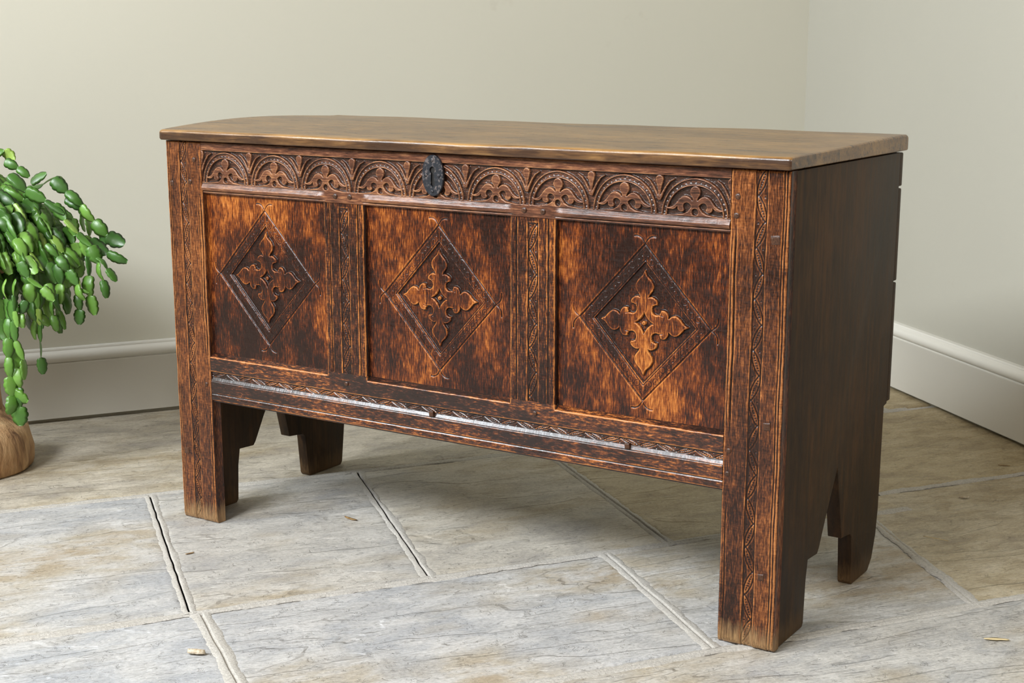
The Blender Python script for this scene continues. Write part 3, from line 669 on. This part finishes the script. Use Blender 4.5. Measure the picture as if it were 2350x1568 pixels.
# ---- panels with carved diamonds
def panel(x0, x1, cx, cz, seed):
    z0, z1 = .3435, .6640; y0 = .0115
    xs = np.linspace(x0, x1, int((x1 - x0) / .00092)); zs = np.linspace(z0, z1, int((z1 - z0) / .00092))
    Xf, Zf = np.meshgrid(xs, zs, indexing='ij'); X = Xf - cx; Z = Zf - cz
    h = np.zeros(X.shape)
    HW, HH = .1175, .1275; k = HW * HH / math.hypot(HW, HH)
    def dia(s): return (np.abs(X) / HW + np.abs(Z) / HH - s) * k          # signed distance to a scaled rhombus
    so = dia(1.0); si = dia(.80)
    h += groove(so, .0022, .0030)
    h += np.where((so < -.0022) & (si > .0022), -.0009, 0)                  # ring a little below the panel face
    h += groove(dia(.93) , .0010, .0005)
    h += groove(si, .0021, .0028)
    sg_ = dia(.775)
    ground = sm(sg_, .0010)
    # leaves and punched dots along the ring
    sx, sz = np.sign(X), np.sign(Z)
    along = (np.abs(X) / HW - np.abs(Z) / HH) * math.hypot(HW, HH) / 2      # -L/2..L/2 along each side
    across = dia(.9); ringm = (across < .0085) & (across > -.0085)
    L = math.hypot(HW, HH)
    for j in range(9):
        c = (-.5 + (j + .5) / 9) * L * .92
        if j % 2 == 0:
            q = np.hypot(along - c, across); h = np.where(ringm, np.minimum(h, -.0009 - .0013 * np.clip(1 - q / .0020, 0, 1)), h)
        else:
            for s2 in (-1, 1):
                q = np.abs(np.hypot(along - c + s2 * .0062, across + s2 * .0025) - .0048); lim = (s2 * (along - c) < .001)
                h = np.where(ringm & lim, np.minimum(h, -.0009 - .0008 * np.clip(1 - q / .0010, 0, 1)), h)
    # quatrefoil of four pointed buds on C-scrolls
    d = np.full(X.shape, 9.0)
    bh_ = [(.0038, .0780), (.0115, .0705), (.0165, .0620), (.0150, .0530), (.0090, .0455), (.0072, .0370), (.0075, .0250)]
    bud = smooth_pts([(0, .0865)] + [(-a_, b_) for a_, b_ in bh_] + bh_[::-1], 2)
    dist4 = [(X, Z), (X, -Z), (Z * .99, X * 1.09), (Z * .99, -X * 1.09)]
    for a, b in dist4: d = np.minimum(d, d_poly(a, b, bud))
    # inner star frame and scrolls, symmetric in the four quadrants
    a, b = np.abs(X), np.abs(Z)
    star = d_taper(a, b, smooth_pts([(0, .0300), (.004, .0200), (.0095, .0115), (.0185, .0050), (.0290, 0)], 3, False), .0070, .0066)
    d = np.minimum(d, star)
    sc1 = d_taper(a, b, smooth_pts([(.0045, .0330), (.0120, .0385), (.0190, .0355), (.0190, .0310)], 4, False), .0056, .0044)
    sc2 = d_taper(a, b, smooth_pts([(.0330, .0045), (.0390, .0115), (.0360, .0185), (.0310, .0190)], 4, False), .0056, .0044)
    sc3 = d_taper(a, b, smooth_pts([(.0085, .0300), (.0105, .0200), (.0200, .0105), (.0300, .0085)], 4, False), .0066, .0066)
    d = np.minimum(d, np.minimum(sc1, np.minimum(sc2, sc3)))
    d = np.maximum(d, -(np.hypot(a - .0218, b - .0228) - .0080))
    d = np.maximum(d, -((a / .0165) ** .72 + (b / .0175) ** .72 - 1) * .006)
    d = np.minimum(d, np.hypot(X, Z) - .0036)
    mot = sm(d, .0008)
    h = np.where(ground > 0, h * (1 - ground) + ground * (-.0052 * (1 - mot) - .0002 * mot), h)
    gnz = gnoise(h.shape, 1, seed)
    h += .00022 * gnz * ground * (1 - mot)
    # crossed gouge cuts off each corner
    for (px, pz, ax) in ((0, HH, 1), (0, -HH, -1), (HW, 0, 2), (-HW, 0, -2)):
        for s2 in (-1, 1):
            if abs(ax) == 1: pts = [(px, pz + ax * .001), (px + s2 * .006, pz + ax * .0095), (px + s2 * .0130, pz + ax * .0130), (px + s2 * .0185, pz + ax * .0128)]
            else: q = 1 if ax > 0 else -1; pts = [(px + q * .001, pz), (px + q * .0085, pz + s2 * .006), (px + q * .0120, pz + s2 * .0130), (px + q * .0122, pz + s2 * .0200)]
            dd = d_taper(X, Z, smooth_pts(pts, 3, False), .0006, .0012)
            h = np.minimum(h, -.0017 * sm(dd, .0008))
    h += .00015 * gnoise(h.shape, 5, seed + 1) + .0006 * gnoise(h.shape, 20, seed + 2) / 4
    e = np.minimum(Xf - x0, x1 - Xf)
    st = np.where(so < 0, .62, 0.0) * (1 - mot * ground) + .0  # stained ground, darkened further as painted relief shade around the motif
    Xc = (X[:-1, :-1] + X[1:, 1:]) / 2; Zc = (Z[:-1, :-1] + Z[1:, 1:]) / 2
    mk = (np.abs(Xc) / HW + np.abs(Zc) / HH) < 1.03
    relief('panel', xs, zs, h, y0, .010, M_PAN, coffer, st, [('diamond_carving', mk, 'sunk diamond border around a raised cross of four pointed buds')], .7)
panel(.0900, .3930, .2370, .5065, 101)
panel(.4760, .7900, .6345, .5055, 111)
panel(.8730, 1.1860, 1.0350, .5025, 121)

# ---- side boards with stepped pointed cut-outs
SP = [(.0235, .004), (.027, 0), (.128, 0), (.133, .006), (.137, .079), (.143, .112), (.185, .110), (.192, .118), (.219, .166), (.264, .239),
      (.284, .166), (.299, .104), (.345, .099), (.351, .092), (.359, .006), (.363, 0), (.448, 0), (.468, .018), (.484, .060), (.491, .11), (.493, .30), (.508, .302), (.511, H_ - .001), (.0235, H_ - .001)]
SPL = [p for p in SP if p not in ((.448, 0), (.468, .018), (.484, .060), (.491, .11))]; k_ = SPL.index((.363, 0)); SPL[k_ + 1:k_ + 1] = [(.470, 0), (.476, .006), (.491, .12)]
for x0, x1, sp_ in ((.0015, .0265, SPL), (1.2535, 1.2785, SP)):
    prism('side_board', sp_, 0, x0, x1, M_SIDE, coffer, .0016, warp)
# ---- back planks, three, with open joints
for z0, z1, yb in ((.305, .5235, .5265), (.5265, .6925, .5275), (.6965, H_ - .002, .5285)):
    prism('back_plank', box_pts(.002, 1.278, z0, z1), 1, .5115, yb, M_BACK, coffer, .0022, warp)
prism('bottom_board', box_pts(.0275, 1.2525, .0275, .509), 2, .283, .300, M_BACK, coffer, .0015)

# ---- lid
def lid():
    x0, x1, y0, y1 = -.0085, 1.2845, -.0125, .532
    nx = 90; prof = []
    zb = .7592
    # cross-section in (v 0..1 depth, w 0..1 thickness) with eased arrises
    r = .007
    top = [(0, .10), (.0012, .0)]
    ring = []
    T = lambda v: .0195 + .0085 * v
    ys = np.concatenate([np.linspace(y0 + r, y1 - r, 60)])
    for y in ys: ring.append((y, 'b'))
    sec = []
    for k in range(6): a = math.pi / 2 * k / 6; sec.append((y0 + r * .55 * (1 - math.sin(a)), 0, 1 - (1 - math.cos(a)) * 0 , 'bf', a))
    def section(u):
        P = []
        rr, rb = .0060, .0025
        def zt(y): v = (y - y0) / (y1 - y0); return zb + T(v) + .0105 * math.sin(math.pi * min(max(v * 1.05, 0), 1)) * (1 - u) ** 1.6 + .0006 * math.sin(9 * u + 7 * v) + .0004 * math.sin(31 * u + 3 * v)
        def zl(y): return zb + .0004 * math.sin(6 * u)
        yw = .0009 * math.sin(17 * u) + .0007 * math.sin(41 * u + 1) + .0005 * math.sin(90 * u)
        f, b = y0 + yw, y1 + yw * .5
        for k in range(7): a = math.pi / 2 * k / 6; P.append((f + rr - rr * math.cos(a), zt(f) - rr + rr * math.sin(a)))
        for y in np.linspace(f + rr, b - rr, 40)[1:-1]: P.append((y, zt(y)))
        for k in range(7): a = math.pi / 2 * k / 6; P.append((b - rr + rr * math.sin(a), zt(b) - rr + rr * math.cos(a)))
        for k in range(4): a = math.pi / 2 * k / 3; P.append((b - rb + rb * math.cos(a), zl(b) + rb - rb * math.sin(a)))
        for y in np.linspace(b - rb, f + rb, 12)[1:-1]: P.append((y, zl(y)))
        for k in range(4): a = math.pi / 2 * k / 3; P.append((f + rb - rb * math.sin(a), zl(f) + rb - rb * math.cos(a)))
        return P
    us = np.concatenate([[0, .0012, .003], np.linspace(.006, .994, nx), [.997, .9988, 1]])
    V = []; n = None
    for u in us:
        P = section(u); n = len(P); e = min(u, 1 - u) * (x1 - x0)
        sh = max(0, 1 - e / .004); cy = sum(p[0] for p in P) / n; cz = zb + .011
        for (y, z) in P:
            V.append((x0 + u * (x1 - x0) + (.0022 * math.sin(y * 40) if False else 0), y + (cy - y) * .006 * sh, z + (cz - z) * .16 * sh * sh))
    V = np.array(V); m = len(us); idx = np.arange(m * n).reshape(m, n)
    F4 = np.stack([idx[:-1], idx[1:], np.roll(idx, -1, 1)[1:], np.roll(idx, -1, 1)[:-1]], -1).reshape(-1, 4)
    wear_shade = np.zeros(len(V)); 
    zrel = V[:, 2]; front = (V[:, 1] < y0 + .012) & (V[:, 2] > zb + .014)
    wear_shade[front] = .3; stn = np.zeros(len(V)); stn[(V[:, 1] < y0 + .004) & (V[:, 2] < zb + .0152)] = 1.35
    o = mesh_np('lid', V, F4, M_LID, coffer, attr={'wear_shade': wear_shade, 'stain_shade': stn}, ngons=[list(idx[0])[::-1], list(idx[-1])])
    o.data.set_sharp_from_angle(angle=math.radians(50))
    bmx = bmesh.new(); bmx.from_mesh(o.data); bmesh.ops.recalc_face_normals(bmx, faces=bmx.faces); bmx.to_mesh(o.data); bmx.free()
    o['label'] = 'thick plank lid, honey brown and worn along the front edge'
    return o
lid_o = lid()

# ---- pegs and nail heads
def peg(x, z, r=.0052, sq=False, y=0.0, proud=.0014):
    bm = bmesh.new(); n = 4 if sq else 12; rot = math.pi / 4 + .12 if sq else 0; R = r * (1.3 if sq else 1)
    rings = [(R, .004), (R, -proud * .5), (R * .80, -proud), (R * .35, -proud * 1.12)]
    vs = [[bm.verts.new((x + q * math.cos(rot + 2 * math.pi * k / n), y + d, z + q * math.sin(rot + 2 * math.pi * k / n))) for k in range(n)] for q, d in rings]
    for a, b in zip(vs[:-1], vs[1:]):
        for k in range(n): bm.faces.new((a[k], a[(k + 1) % n], b[(k + 1) % n], b[k]))
    bm.faces.new(vs[-1]); bm.faces.new(vs[0])
    for v in bm.verts: v.co = warp(v.co)
    mesh_bm('square_peg' if sq else 'peg', bm, M_PEG, coffer, smooth=True, angle=40)
for x, z in ((.4168, .6725), (.4496, .6730), (.816, .6720), (.8522, .6716), (.0736, .7231), (1.196, .7158), (1.1945, .6867), (1.1942, .3177), (1.1933, .2801), (.0798, .2842), (.0611, .6809), (.432, .3290), (.838, .3290)): peg(x, z, .0046 if z > .5 else .0042)
for x, z, r in ((.013, .6759, .0050), (1.259, .6536, .0075), (1.2565, .3653, .0062), (1.2560, .1215, .0055), (.0178, .1409, .0062), (.6230, .2985, .0050), (1.015, .2985, .0048)): peg(x, z, r, True)

# ---- escutcheon
def escutcheon():
    cx, cz, rx, rz = .6328, .7205, .0225, .0355
    tilt = 0.03
    n = 48
    def key(t):                                   # keyhole outline as polar radius samples, built from a polygon
        return None
    kp = []
    for k in range(15): a = math.radians(-58 + k * 296 / 14); kp.append((-.0002 + .0056 * math.cos(a), .0095 + .0058 * math.sin(a)))
    kp += [(-.0030, .0020), (-.0042, -.0160), (.0, -.0195), (.0046, -.0165), (.0034, .0020)]
    kp = [(p[0], p[1]) for p in kp]
    el = [(rx * math.cos(a), rz * math.sin(a)) for a in np.linspace(0, 2 * math.pi, 65)[:-1]]
    T_ = lambda p, y: (cx + p[0] * math.cos(tilt) - p[1] * math.sin(tilt), y, cz + p[0] * math.sin(tilt) + p[1] * math.cos(tilt))
    bm = bmesh.new()
    def loop(pts, y):
        v = [bm.verts.new(T_(p, y)) for p in pts]; e = [bm.edges.new((v[i], v[(i + 1) % len(v)])) for i in range(len(v))]; return v, e
    ev, ee = loop([(a * .95, b * .965) for a, b in el], -.0048); kv, ke = loop(kp, -.0048)
    bmesh.ops.triangle_fill(bm, edges=ee + ke, use_beauty=True)
    e2, _ = loop(el, -.0036); e3, _ = loop(el, .0); k2, _ = loop(kp, .0)
    for A_, B_ in ((ev, e2), (e2, e3), (kv, k2)):
        for i in range(len(A_)): bm.faces.new((A_[i], A_[(i + 1) % len(A_)], B_[(i + 1) % len(A_)], B_[i]))
    o = mesh_bm('escutcheon', bm, M_IRON, coffer, smooth=True, angle=40); o['label'] = 'black iron oval keyhole plate'
    bm = bmesh.new(); bm.faces.new([bm.verts.new(T_((p[0] * 1.04, p[1] * 1.02), -.0016)) for p in kp])
    r = bmesh.ops.extrude_face_region(bm, geom=list(bm.faces))
    for v in [g for g in r['geom'] if isinstance(g, bmesh.types.BMVert)]: v.co.y = .004
    mesh_bm('keyhole', bm, M_HOLE, o)
    for (dx, dz, r) in ((-.001, .0265, .0042), (-.0138, .0005, .0036), (.0135, .0, .0036), (.0003, -.0270, .0026)):
        bm = bmesh.new(); m = 12
        a = [[bm.verts.new((cx + dx + q * math.cos(2 * math.pi * k / m), y, cz + dz + q * math.sin(2 * math.pi * k / m))) for k in range(m)] for q, y in ((r, -.0030), (r * .9, -.0054), (r * .5, -.0060))]
        for p, q in zip(a[:-1], a[1:]):
            for k in range(m): bm.faces.new((p[k], p[(k + 1) % m], q[(k + 1) % m], q[k]))
        bm.faces.new(a[-1]); bm.faces.new(a[0]); mesh_bm('nail', bm, M_IRON, o, smooth=True)
escutcheon()

# ------------------------------------------------------------------ plant stand
PC = Vector((-.664, -.022, 0))
def lathe(name, prof, mat, parent, loc, n=48, lump=.0, seed=0, freq=6):
    V = []; m = len(prof)
    for (r, z) in prof:
        for k in range(n):
            a = 2 * math.pi * k / n
            q = 1 + lump * (mnoise.noise(Vector((math.cos(a) * 1.6 + seed, math.sin(a) * 1.6, z * freq))) + .5 * mnoise.noise(Vector((math.cos(a) * 5 + seed, math.sin(a) * 5, z * freq * 2.5))))
            V.append((r * q * math.cos(a), r * q * math.sin(a), z))
    idx = np.arange(m * n).reshape(m, n)
    F4 = np.stack([idx[:-1], np.roll(idx, -1, 1)[:-1], np.roll(idx, -1, 1)[1:], idx[1:]], -1).reshape(-1, 4)
    o = mesh_np(name, V, F4, mat, parent, ngons=[list(idx[0])[::-1], list(idx[-1])]); 
    if parent is None: o.location = loc
    return o
stand = empty('log_stand', PC); tag(stand, 'rough wooden log stand with flared base under trailing cactus', 'plant stand')
bp = [(.120, .0), (.146, .0), (.154, .006), (.157, .02), (.158, .045), (.155, .070), (.150, .088), (.138, .099), (.120, .112), (.104, .124), (.096, .138)]
lathe('base', bp, M_LOG, stand, None, 64, .055, 3, 9)
lathe('post', [(.096, .1385), (.0945, .17), (.093, .24), (.092, .32), (.093, .40), (.098, .44)], M_LOG, stand, None, 48, .03, 5, 5)
lathe('top', [(.120, .4405), (.132, .446), (.134, .460), (.130, .470), (.10, .4705)], M_LOG, stand, None, 48, .03, 8, 5)

# ------------------------------------------------------------------ trailing cactus
plant = empty('trailing_cactus', PC + Vector((0, 0, .4725))); tag(plant, 'green trailing jointed cactus in a clay pot on the log stand', 'plant')
PZ = .4725
lathe('pot', [(.070, .0), (.076, .0), (.084, .05), (.092, .105), (.100, .107), (.101, .130), (.095, .131), (.090, .118)], M_POT, plant, None)
lathe('soil', [(.090, .1), (.089, .119), (.04, .123), (.01, .124)], M_SOIL, plant, None, 32, .02, 2, 10)
def leaf_mesh(kind):
    r = np.random.RandomState(300 + kind); L = 1.0; n = 18
    wid = (.64, .74, .58, .68, .50)[kind]; bend = (.10, -.08, .16, .05, .12)[kind]
    t = np.linspace(0, 1, n + 1); base = np.sin(np.pi * np.clip(t, 0, 1) ** .78) ** .36
    sc_ = 1 - .13 * (np.abs(np.cos(np.pi * (2.1 + .35 * kind) * t + .5)) ** 7)
    Wd = wid / 2 * base * sc_; Wd[0] = .05; Wd[-1] = .10
    V = []; 
    for i in range(n + 1):
        zc = bend * math.sin(math.pi * t[i]) ; w = Wd[i]
        for a, b in ((-1, 0), (-.5, .006), (0, .026), (.5, .006), (1, 0), (.5, -.008), (0, -.022), (-.5, -.008)):
            V.append((a * w, t[i], zc + b * (.25 + .75 * base[i]) - .16 * a * a * w))
    idx = np.arange((n + 1) * 8).reshape(n + 1, 8)
    F4 = np.stack([idx[:-1], np.roll(idx, -1, 1)[:-1], np.roll(idx, -1, 1)[1:], idx[1:]], -1).reshape(-1, 4)
    return np.array(V), F4, [list(idx[0]), list(idx[-1])[::-1]]
LM = [leaf_mesh(k) for k in range(5)]
LEAF = []
for k in range(5):
    o = mesh_np('leaf_segment', *LM[k][:2], M_LEAF, None, ngons=LM[k][2]); LEAF.append(o.data); bpy.data.objects.remove(o)
FH_ = Vector((CD.x, CD.y, 0)).normalized(); RH_ = Vector((FH_.y, -FH_.x, 0))
def px3(u, v, d):
    """photo pixel to a point on the upright plane at depth d behind (+) or before (-) the pot's centre"""
    r = CD + CR * ((u - 1175) / CF) - CU * ((v - 784) / CF)
    q = PC + FH_ * d; s = ((q - CC).dot(FH_)) / r.dot(FH_); return CC + r * s
segs = []          # (matrix, kind, is_explicit, visible score)
rl = random.Random(5)
def put(p, q, wscale=1.0, face=None, explicit=False):
    d = q - p; L = d.length; y = d.normalized()
    n = face if face is not None else (Vector((rl.gauss(0, .55), rl.gauss(0, .55), rl.gauss(0, .4))) - FH_ * 1.0 + Vector((0, 0, .35)))
    zax = (n - y * n.dot(y))
    if zax.length < 1e-3: zax = y.orthogonal()
    zax.normalize(); x = y.cross(zax).normalized(); k = rl.randrange(5)
    w = L * wscale
    M = Matrix(((x.x * w, y.x * L * 1.04, zax.x * w, p.x), (x.y * w, y.y * L * 1.04, zax.y * w, p.y), (x.z * w, y.z * L * 1.04, zax.z * w, p.z), (0, 0, 0, 1)))
    segs.append((M, k, explicit, (p + q) / 2))
def strand(pts, seg=.040, explicit=False, w=1.0):
    """lay leaf segments end to end along a polyline"""
    P = [Vector(p) for p in pts]; cur = P[0]; i = 1
    L = seg * rl.uniform(.8, 1.15); 
    rest = []; acc = [P[0]]
    total = sum((b - a).length for a, b in zip(P[:-1], P[1:]))
    n = max(1, round(total / seg)); st_ = total / n
    def at(s):
        for a, b in zip(P[:-1], P[1:]):
            l = (b - a).length
            if s <= l + 1e-9: return a + (b - a) * (s / max(l, 1e-9))
            s -= l
        return P[-1]
    for j in range(n):
        thin = rl.random() < .13
        put(at(j * st_), at((j + 1) * st_), (w * rl.uniform(.85, 1.2)) * (.55 if thin else 1), None, explicit)
EX = [ # outlines of the strands that hang clear of the mass: pixels and depth
 ([(120, 410), (140, 418), (152, 440), (170, 455), (188, 473), (208, 499), (234, 536), (260, 545), (284, 560)], -.05),
 ([(234, 536), (236, 568)], -.05), ([(205, 551), (227, 568), (261, 593), (290, 601)], -.08),
 ([(120, 470), (169, 527), (203, 555), (222, 588), (229, 616), (238, 650), (245, 683)], -.10), ([(221, 590), (256, 627), (267, 645)], -.11),
 ([(178, 470), (191, 485), (203, 510), (206, 540)], .02), ([(196, 540), (200, 599), (206, 640), (206, 676), (209, 703), (217, 722)], .0),
 ([(105, 560), (143, 601), (168, 638), (182, 664), (193, 688)], -.14), ([(182, 664), (203, 672)], -.14), ([(176, 640), (178, 690), (186, 720), (181, 744)], -.02),
 ([(120, 560), (132, 599), (139, 660), (136, 696)], -.05), ([(150, 520), (168, 560), (180, 600), (182, 636)], .03),
 ([(14, 640), (17, 712), (20, 764), (20, 813), (22, 856), (27, 899), (29, 927), (22, 950)], -.16), ([(28, 690), (31, 752), (37, 793), (54, 827), (57, 870)], -.17),
 ([(34, 800), (37, 844), (44, 890), (44, 927), (46, 950), (47, 976)], -.15), ([(27, 899), (50, 912), (62, 922)], -.155),
 ([(66, 650), (72, 700), (80, 741), (80, 778)], -.10), ([(84, 670), (89, 724), (93, 770), (93, 810), (99, 858)], -.06), ([(92, 724), (113, 747)], -.06),
 ([(110, 650), (120, 695), (121, 729), (131, 759)], -.08), ([(128, 670), (132, 700), (141, 727), (149, 755)], -.05), ([(45, 600), (63, 636), (97, 660), (123, 690)], -.19),
 ([(60, 690), (48, 720), (52, 752)], -.17), ([(36, 640), (30, 680), (34, 720), (40, 750)], -.18),
 ([(70, 420), (105, 398)], .0), ([(60, 430), (95, 425), (128, 405), (146, 416), (150, 436)], .02), ([(-20, 360), (8, 346), (31, 370)], .02), ([(10, 370), (40, 385), (66, 406)], -.05),
 ([(20, 400), (47, 428), (75, 452), (108, 462), (145, 490)], -.10), ([(150, 455), (190, 470), (200, 500), (196, 530)], -.02), ([(130, 480), (165, 500), (170, 540)], -.06),
]
def crown(k):
    return PC + Vector((0, 0, PZ + .125)) + RH_ * (.03 * math.sin(k * 2.4)) + FH_ * (.03 * math.cos(k * 2.4))
for pts, d in EX: strand([px3(u, v, d) for u, v in pts], .040, True, 1.10)
stems = []
nS = 300
for i in range(nS):                              # the mass of the plant, all round the pot
    ph = 2 * math.pi * (i * .381966) ; rm = .07 + .205 * math.sqrt(rl.random())
    dirv = RH_ * math.cos(ph) + FH_ * math.sin(ph) * .80
    c = crown(i); z0 = c.z
    rise = rl.uniform(.03, .085) * (1 - rm * 1.2); 
    side = rl.uniform(-.05, .05); tv = Vector((-dirv.y, dirv.x, 0))
    zend = z0 - rl.uniform(.03, .12) - (.22 * rl.random() if rm < .23 else .10 * rl.random())
    p1 = c + dirv * rm * .30 + Vector((0, 0, rise)); p2 = c + dirv * rm * .68 + tv * side * .5 + Vector((0, 0, rise * .7 - rm * .12))
    p3 = c + dirv * rm * .93 + tv * side + Vector((0, 0, -.02 - rm * .32)); p4 = c + dirv * rm * 1.03 + tv * side * 1.1; p4.z = min(zend, p3.z - .03)
    path = [Vector(q) for q in zip(*[np.interp(np.linspace(0, 4, 13), range(5), [getattr(v, ax) for v in (c, p1, p2, p3, p4)]) for ax in 'xyz'])]
    strand(path, rl.uniform(.040, .052), False, 1.12)
    if i % 3 == 0: stems.append((c, p1, p2))
# the 300 segments that show largest are parts, the rest is one mass
def inframe(p):
    d = p - CC; z = d.dot(CD); u = 1175 + CF * d.dot(CR) / z; v = 784 - CF * d.dot(CU) / z
    return u > -12, u, v, z
order = []
for i, (M, k, ex, c) in enumerate(segs):
    ok, u, v, z = inframe(c); order.append((0 if ex and ok else 1 if ok else 2, z, i))
order.sort(); solo = set(i for _, _, i in order[:300])
PL_inv = Matrix.Translation(-plant.location)
bv, bf, bn, off = [], [], [], 0
for i, (M, k, ex, c) in enumerate(segs):
    Ml = PL_inv @ M
    if i in solo:
        o = bpy.data.objects.new('leaf_segment', LEAF[k]); link(o, plant); o.matrix_local = Ml
    else:
        V, F4, ng = LM[k]; A = np.array(Ml); bv.append(V @ A[:3, :3].T + A[:3, 3]); bf.append(F4 + off); bn += [[a + off for a in g] for g in ng]; off += len(V)
o = mesh_np('leaf_mass', np.concatenate(bv), np.concatenate(bf), M_LEAFM, plant, ngons=bn); o['kind'] = 'stuff'
for (c, p1, p2) in stems[:30]:
    cu = bpy.data.curves.new('stem', 'CURVE'); cu.dimensions = '3D'; cu.bevel_depth = .0022; cu.bevel_resolution = 1
    sp = cu.splines.new('POLY'); sp.points.add(2)
    for q, p in zip(sp.points, (c - Vector((0, 0, .02)), p1, p2)): q.co = (*(p - plant.location), 1)
    o = bpy.data.objects.new('stem', cu)
    dg = o.to_mesh(); me = bpy.data.meshes.new_from_object(o); bpy.data.objects.remove(o)
    me.materials.clear(); me.materials.append(M_STEM); link(bpy.data.objects.new('stem', me), plant)

# dark slot under the skirting boards is the shaded gap itself; crumbs and dry bits lie about the floor
def floor_at(u, v, z=0.0): return ray_plane(u, v, 2, z)
def bit(name, label, cat, u, v, length, width, ang, thick, mat, seed, curl=.0, group=None):
    r = random.Random(seed); p = floor_at(u, v); n = 8; V = []; 
    for i in range(n + 1):
        t = i / n; w = width / 2 * (math.sin(math.pi * min(max(t * .92 + .04, 0), 1)) ** .6) * r.uniform(.8, 1.1); x = (t - .5) * length; zc = curl * (2 * t - 1) ** 2 * length
        yb = .12 * length * math.sin(2.2 * t) 
        for a, b in ((-1, .3), (0, 1), (1, .3), (0, 0)): V.append((x, yb + a * w, zc + b * thick))
    idx = np.arange((n + 1) * 4).reshape(n + 1, 4)
    F4 = np.stack([idx[:-1], np.roll(idx, -1, 1)[:-1], np.roll(idx, -1, 1)[1:], idx[1:]], -1).reshape(-1, 4)
    o = mesh_np(name, V, F4, mat, None, ngons=[list(idx[0])[::-1], list(idx[-1])]); o.location = (p.x, p.y, .0006); o.rotation_euler = (0, 0, ang)
    tag(o, label, cat, group); return o
N = NT('dry_leaf'); M_DRY = N.set(Base_Color=N.ramp(N.noise(N.map((1, 1, 1)), 300, 3, .6), [(.3, (.10, .05, .015)), (.7, (.30, .18, .06))]), Roughness=.8)
N = NT('straw'); M_STRAW = N.set(Base_Color=(.55, .44, .24, 1), Roughness=.7)
N = NT('stone_crumb'); M_CRUMB = N.set(Base_Color=N.ramp(N.noise(N.map((1, 1, 1)), 200, 3, .6), [(.3, (.30, .22, .12)), (.7, (.60, .54, .44))]), Roughness=.85)
bit('dry_leaf_scrap', 'curled brown scrap of dry leaf on flagstone under the coffer front', 'leaf scrap', 803, 1193, .034, .010, -.25, .0016, M_DRY, 1, .06)
bit('dry_leaf_scrap', 'small dark scrap of dry leaf beside the grooved mortar joint', 'leaf scrap', 436, 1272, .018, .006, 1.1, .0014, M_DRY, 2, .03)
bit('dry_leaf_scrap', 'flat tan scrap of dry leaf right of the coffer foot', 'leaf scrap', 2287, 1470, .040, .012, .35, .0010, M_STRAW, 3, .01)
bit('straw_stalk', 'thin pale stalk of straw on the tan flagstone behind the coffer', 'straw', 2146, 1239, .050, .0022, -.15, .0014, M_STRAW, 4, .01)
bit('stone_chip', 'whitish chip of stone lying on the tan flagstone', 'stone chip', 2213, 1144, .020, .011, .4, .0035, M_CRUMB, 5)
bit('stone_chip', 'rounded buff pebble lodged beside the mortar joint', 'stone chip', 450, 1503, .028, .017, .3, .008, M_CRUMB, 6)
bit('dry_leaf_scrap', 'dark flake of dry leaf on floor near right skirting', 'leaf scrap', 2304, 1070, .026, .006, .2, .0014, M_DRY, 7)
